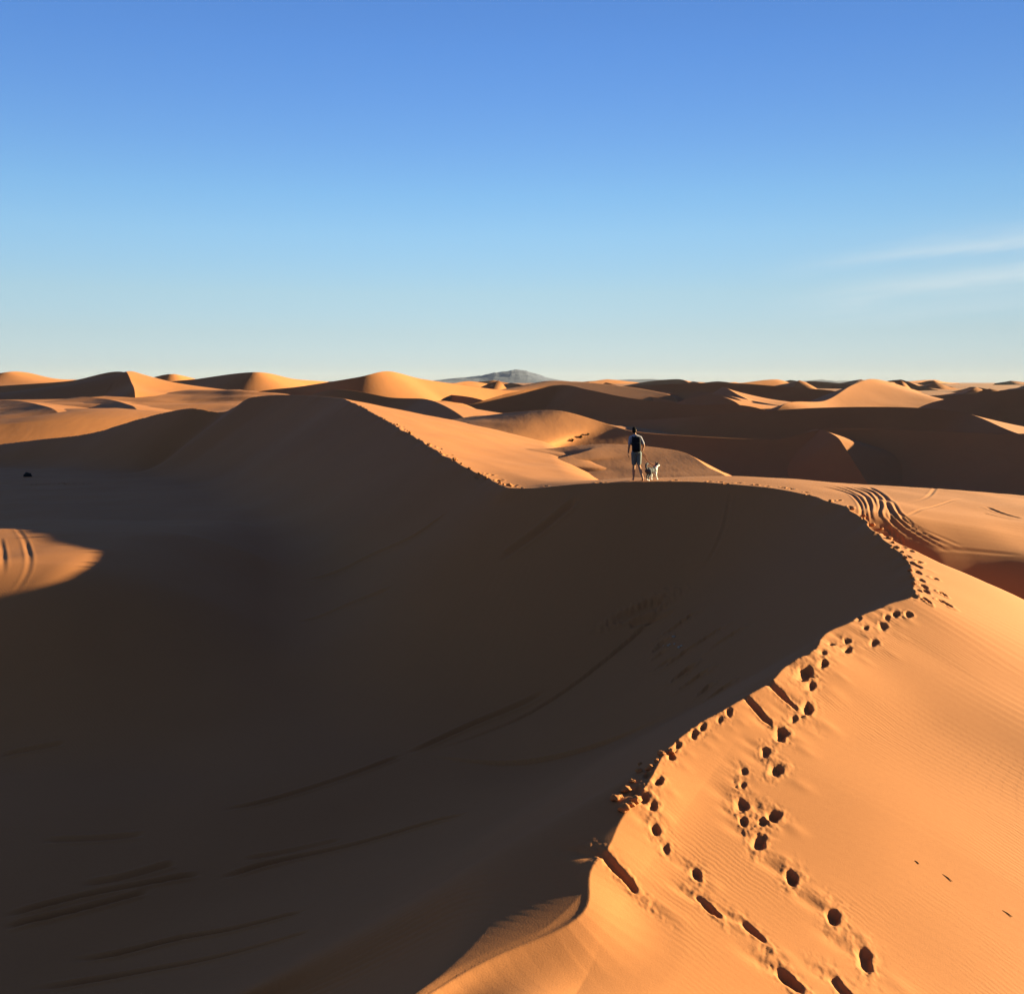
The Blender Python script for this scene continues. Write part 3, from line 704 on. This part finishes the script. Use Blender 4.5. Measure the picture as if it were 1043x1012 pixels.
for q in range(20):
    def cp(a): return Vector((.088 * math.cos(a), .30 + .055 * math.sin(a), .485 - .062 * math.sin(a)))
    A, B = cp(q / 20 * 2 * math.pi), cp((q + 1) / 20 * 2 * math.pi); limb(bm, [(*A, .010), (*B, .010)])
plain('collar', bm, M_COLLAR, dog)

# --- lead from the right hand to the collar, its handle loop hanging from the fist
h0 = Vector((.185,.175,.905)); rz = Matrix.Rotation(R(-40), 4, 'Z')
c0 = (dl_ - wl) + (rz @ Vector((0,.26,.555))) * .84
leash = empty('dog_leash', wl)
tag(leash, 'thin reddish dog lead stretched from the walker hand down to the dog collar', 'leash')
bm = bmesh.new(); prev = None
for q in range(25):
    t = q / 24; p = h0.lerp(c0, t) + Vector((0, 0, -.10 * math.sin(math.pi * t)))
    if prev is not None: limb(bm, [(*prev, 0.0105), (*p, 0.0105)])
    prev = p
plain('strap', bm, M_LEASH, leash)
bm = bmesh.new(); prev = None
for q in range(17):
    a = q / 16 * 2 * math.pi; p = h0 + Vector((.045 * math.sin(a) + .05 * (1 - math.cos(a)), .02 * math.sin(a), -.075 * (1 - math.cos(a))))
    if prev is not None: limb(bm, [(*prev, .008), (*p, .008)])
    prev = p
plain('handle_loop', bm, M_LEASH, leash)

# --- clods of sand broken off the crest
def lump(name, r, seed, mat, squash=.7):
    bm = bmesh.new(); bmesh.ops.create_icosphere(bm, subdivisions=3, radius=1)
    for v in bm.verts:
        n = mnoise.noise(v.co * 1.3 + Vector((seed, 0, 0))) * .55 + mnoise.noise(v.co * 3.5 + Vector((0, seed, 0))) * .22
        v.co = Vector((v.co.x * 1.15, v.co.y, v.co.z * squash)) * (1 + n) * r
    return plain(name, bm, mat)
rc = random.Random(3)
protos = []
def scatter(name, spots, mat, label, cat, group, squash=.7):
    for i, (px, py, r) in enumerate(spots):
        p = on_sand((px, py))
        key = (name, i % 4)
        if i < 4: o = lump(name, 1.0, i * 3.7 + len(name), mat, squash); protos.append(o)
        else: o = protos[-4 + i % 4 if len(protos) >= 4 else 0].copy(); C.objects.link(o)
        o.scale = (r, r, r); o.rotation_euler = (0, 0, rc.uniform(0, 6.28)); o.location = p + Vector((0, 0, r * .35))
        tag(o, label, cat, group)
scatter('sand_clod', [(651,786,.045),(662,783,.05),(637.5,805,.055),(627,815,.05),(636,825,.06),(648,817,.055),(674,768,.05),(684,767,.04),(652,779,.03),(632,812,.03),(643,821,.035),(644,797,.03),(669,776,.03)], SAND,
        'small lit clod of sand broken off the near crest edge above the notch', 'sand clod', 'clods along the near crest')
scatter('sand_clod', [(889,535,.06),(898,541,.05),(906,549,.06),(914,558,.06),(922,569,.05),(927,581,.05),(931,595,.05),(868,519,.06),(846,511,.06),(880,527,.05),(919,563,.04),(910,553,.04),(929,588,.04)], SAND,
        'tiny clod of sand on the curving crest edge right of the walker', 'sand clod', 'clods along the curving crest')
scatter('sand_clod', [(495,487,.07),(478,478,.06),(463,469,.09),(449,461,.05),(437,454,.10),(488,483,.05),(509,493,.07),(418,442,.10),(405,433,.08),(519,495,.09),(513,494,.05),(470,473,.05)], SAND,
        'pale clod of sand on the lit crest edge climbing left of the walker', 'sand clod', 'clods along the far crest')
scatter('pebble', [(686,649.5,.040),(680.5,658.5,.034),(676.5,655.5,.028),(687,656.5,.026),(691.5,659.5,.034),(694,658,.028),(682.5,656.5,.022)], M_STONE,
        'tiny pale pebble in the small cluster on the dark shaded slope', 'pebble', 'pale pebbles on the shaded slope')
rk = lump('rock', .26, 9.1, M_ROCK, .8); rk.location = on_sand((28, 478)) + Vector((0, 0, .12)); tag(rk, 'single small black rock lying on the shaded slope at far left', 'rock')

# --- straws on the sunlit flank and low dry shrubs on the lit dune behind the walker
def straw(px, ln, ang, label):
    p = on_sand(px); bm = bmesh.new()
    limb(bm, [(-ln / 2, 0, .002, .004), (-ln * .1, .006, .004, .0045), (ln / 2, -.004, .003, .003)])
    o = plain('straw', bm, M_STRAW); o.location = p; o.rotation_euler = (R(-8), R(18), ang); tag(o, label, 'straw', 'straws on the sunlit flank')
straw((965, 896), .11, R(-48), 'thin dry straw on the smooth sunlit sand right of the footprint trail')
straw((1026, 931), .10, R(-40), 'thin dry straw on the smooth sunlit sand nearest the right edge')
straw((934, 879), .05, R(-48), 'tiny bit of straw on the smooth sunlit sand closest to the footprints')
dgx = bpy.context.evaluated_depsgraph_get(); dgx.update()
def shrub(px, r, label):
    v = Vector(up(px[0], px[1], 1.0)).normalized()
    h = sc0.ray_cast(dgx, v * 40, v)
    rg = random.Random(int(px[0])); bm = bmesh.new()
    for k in range(26):
        a = rg.uniform(0, 6.28); t = rg.uniform(.2, 1.1); l = r * rg.uniform(.6, 1.1)
        q = Vector((math.cos(a) * math.sin(t), math.sin(a) * math.sin(t), math.cos(t))) * l; m_ = q * .5 + Vector((rg.uniform(-.1, .1), rg.uniform(-.1, .1), .05)) * r
        limb(bm, [(0, 0, -.03, .022), (*m_, .016), (*q, .006)])
        for _ in range(2):
            e = m_ + (q - m_) * rg.uniform(.2, .8); f = e + Vector((rg.uniform(-.25, .25), rg.uniform(-.25, .25), rg.uniform(0, .2))) * r
            limb(bm, [(*e, .010), (*f, .005)])
    o = plain('dry_shrub', bm, M_SHRUB); o.location = h[1]; tag(o, label, 'shrub', 'dry shrubs on the lit dune')
sc0 = bpy.context.scene
shrub((583, 449.5), .26, 'low dark dry shrub, leftmost and largest of three on the lit dune')
shrub((591.5, 446), .24, 'low dark dry shrub between two others on the lit dune')
shrub((599, 443), .17, 'low dark dry shrub, rightmost and highest of three on the lit dune')
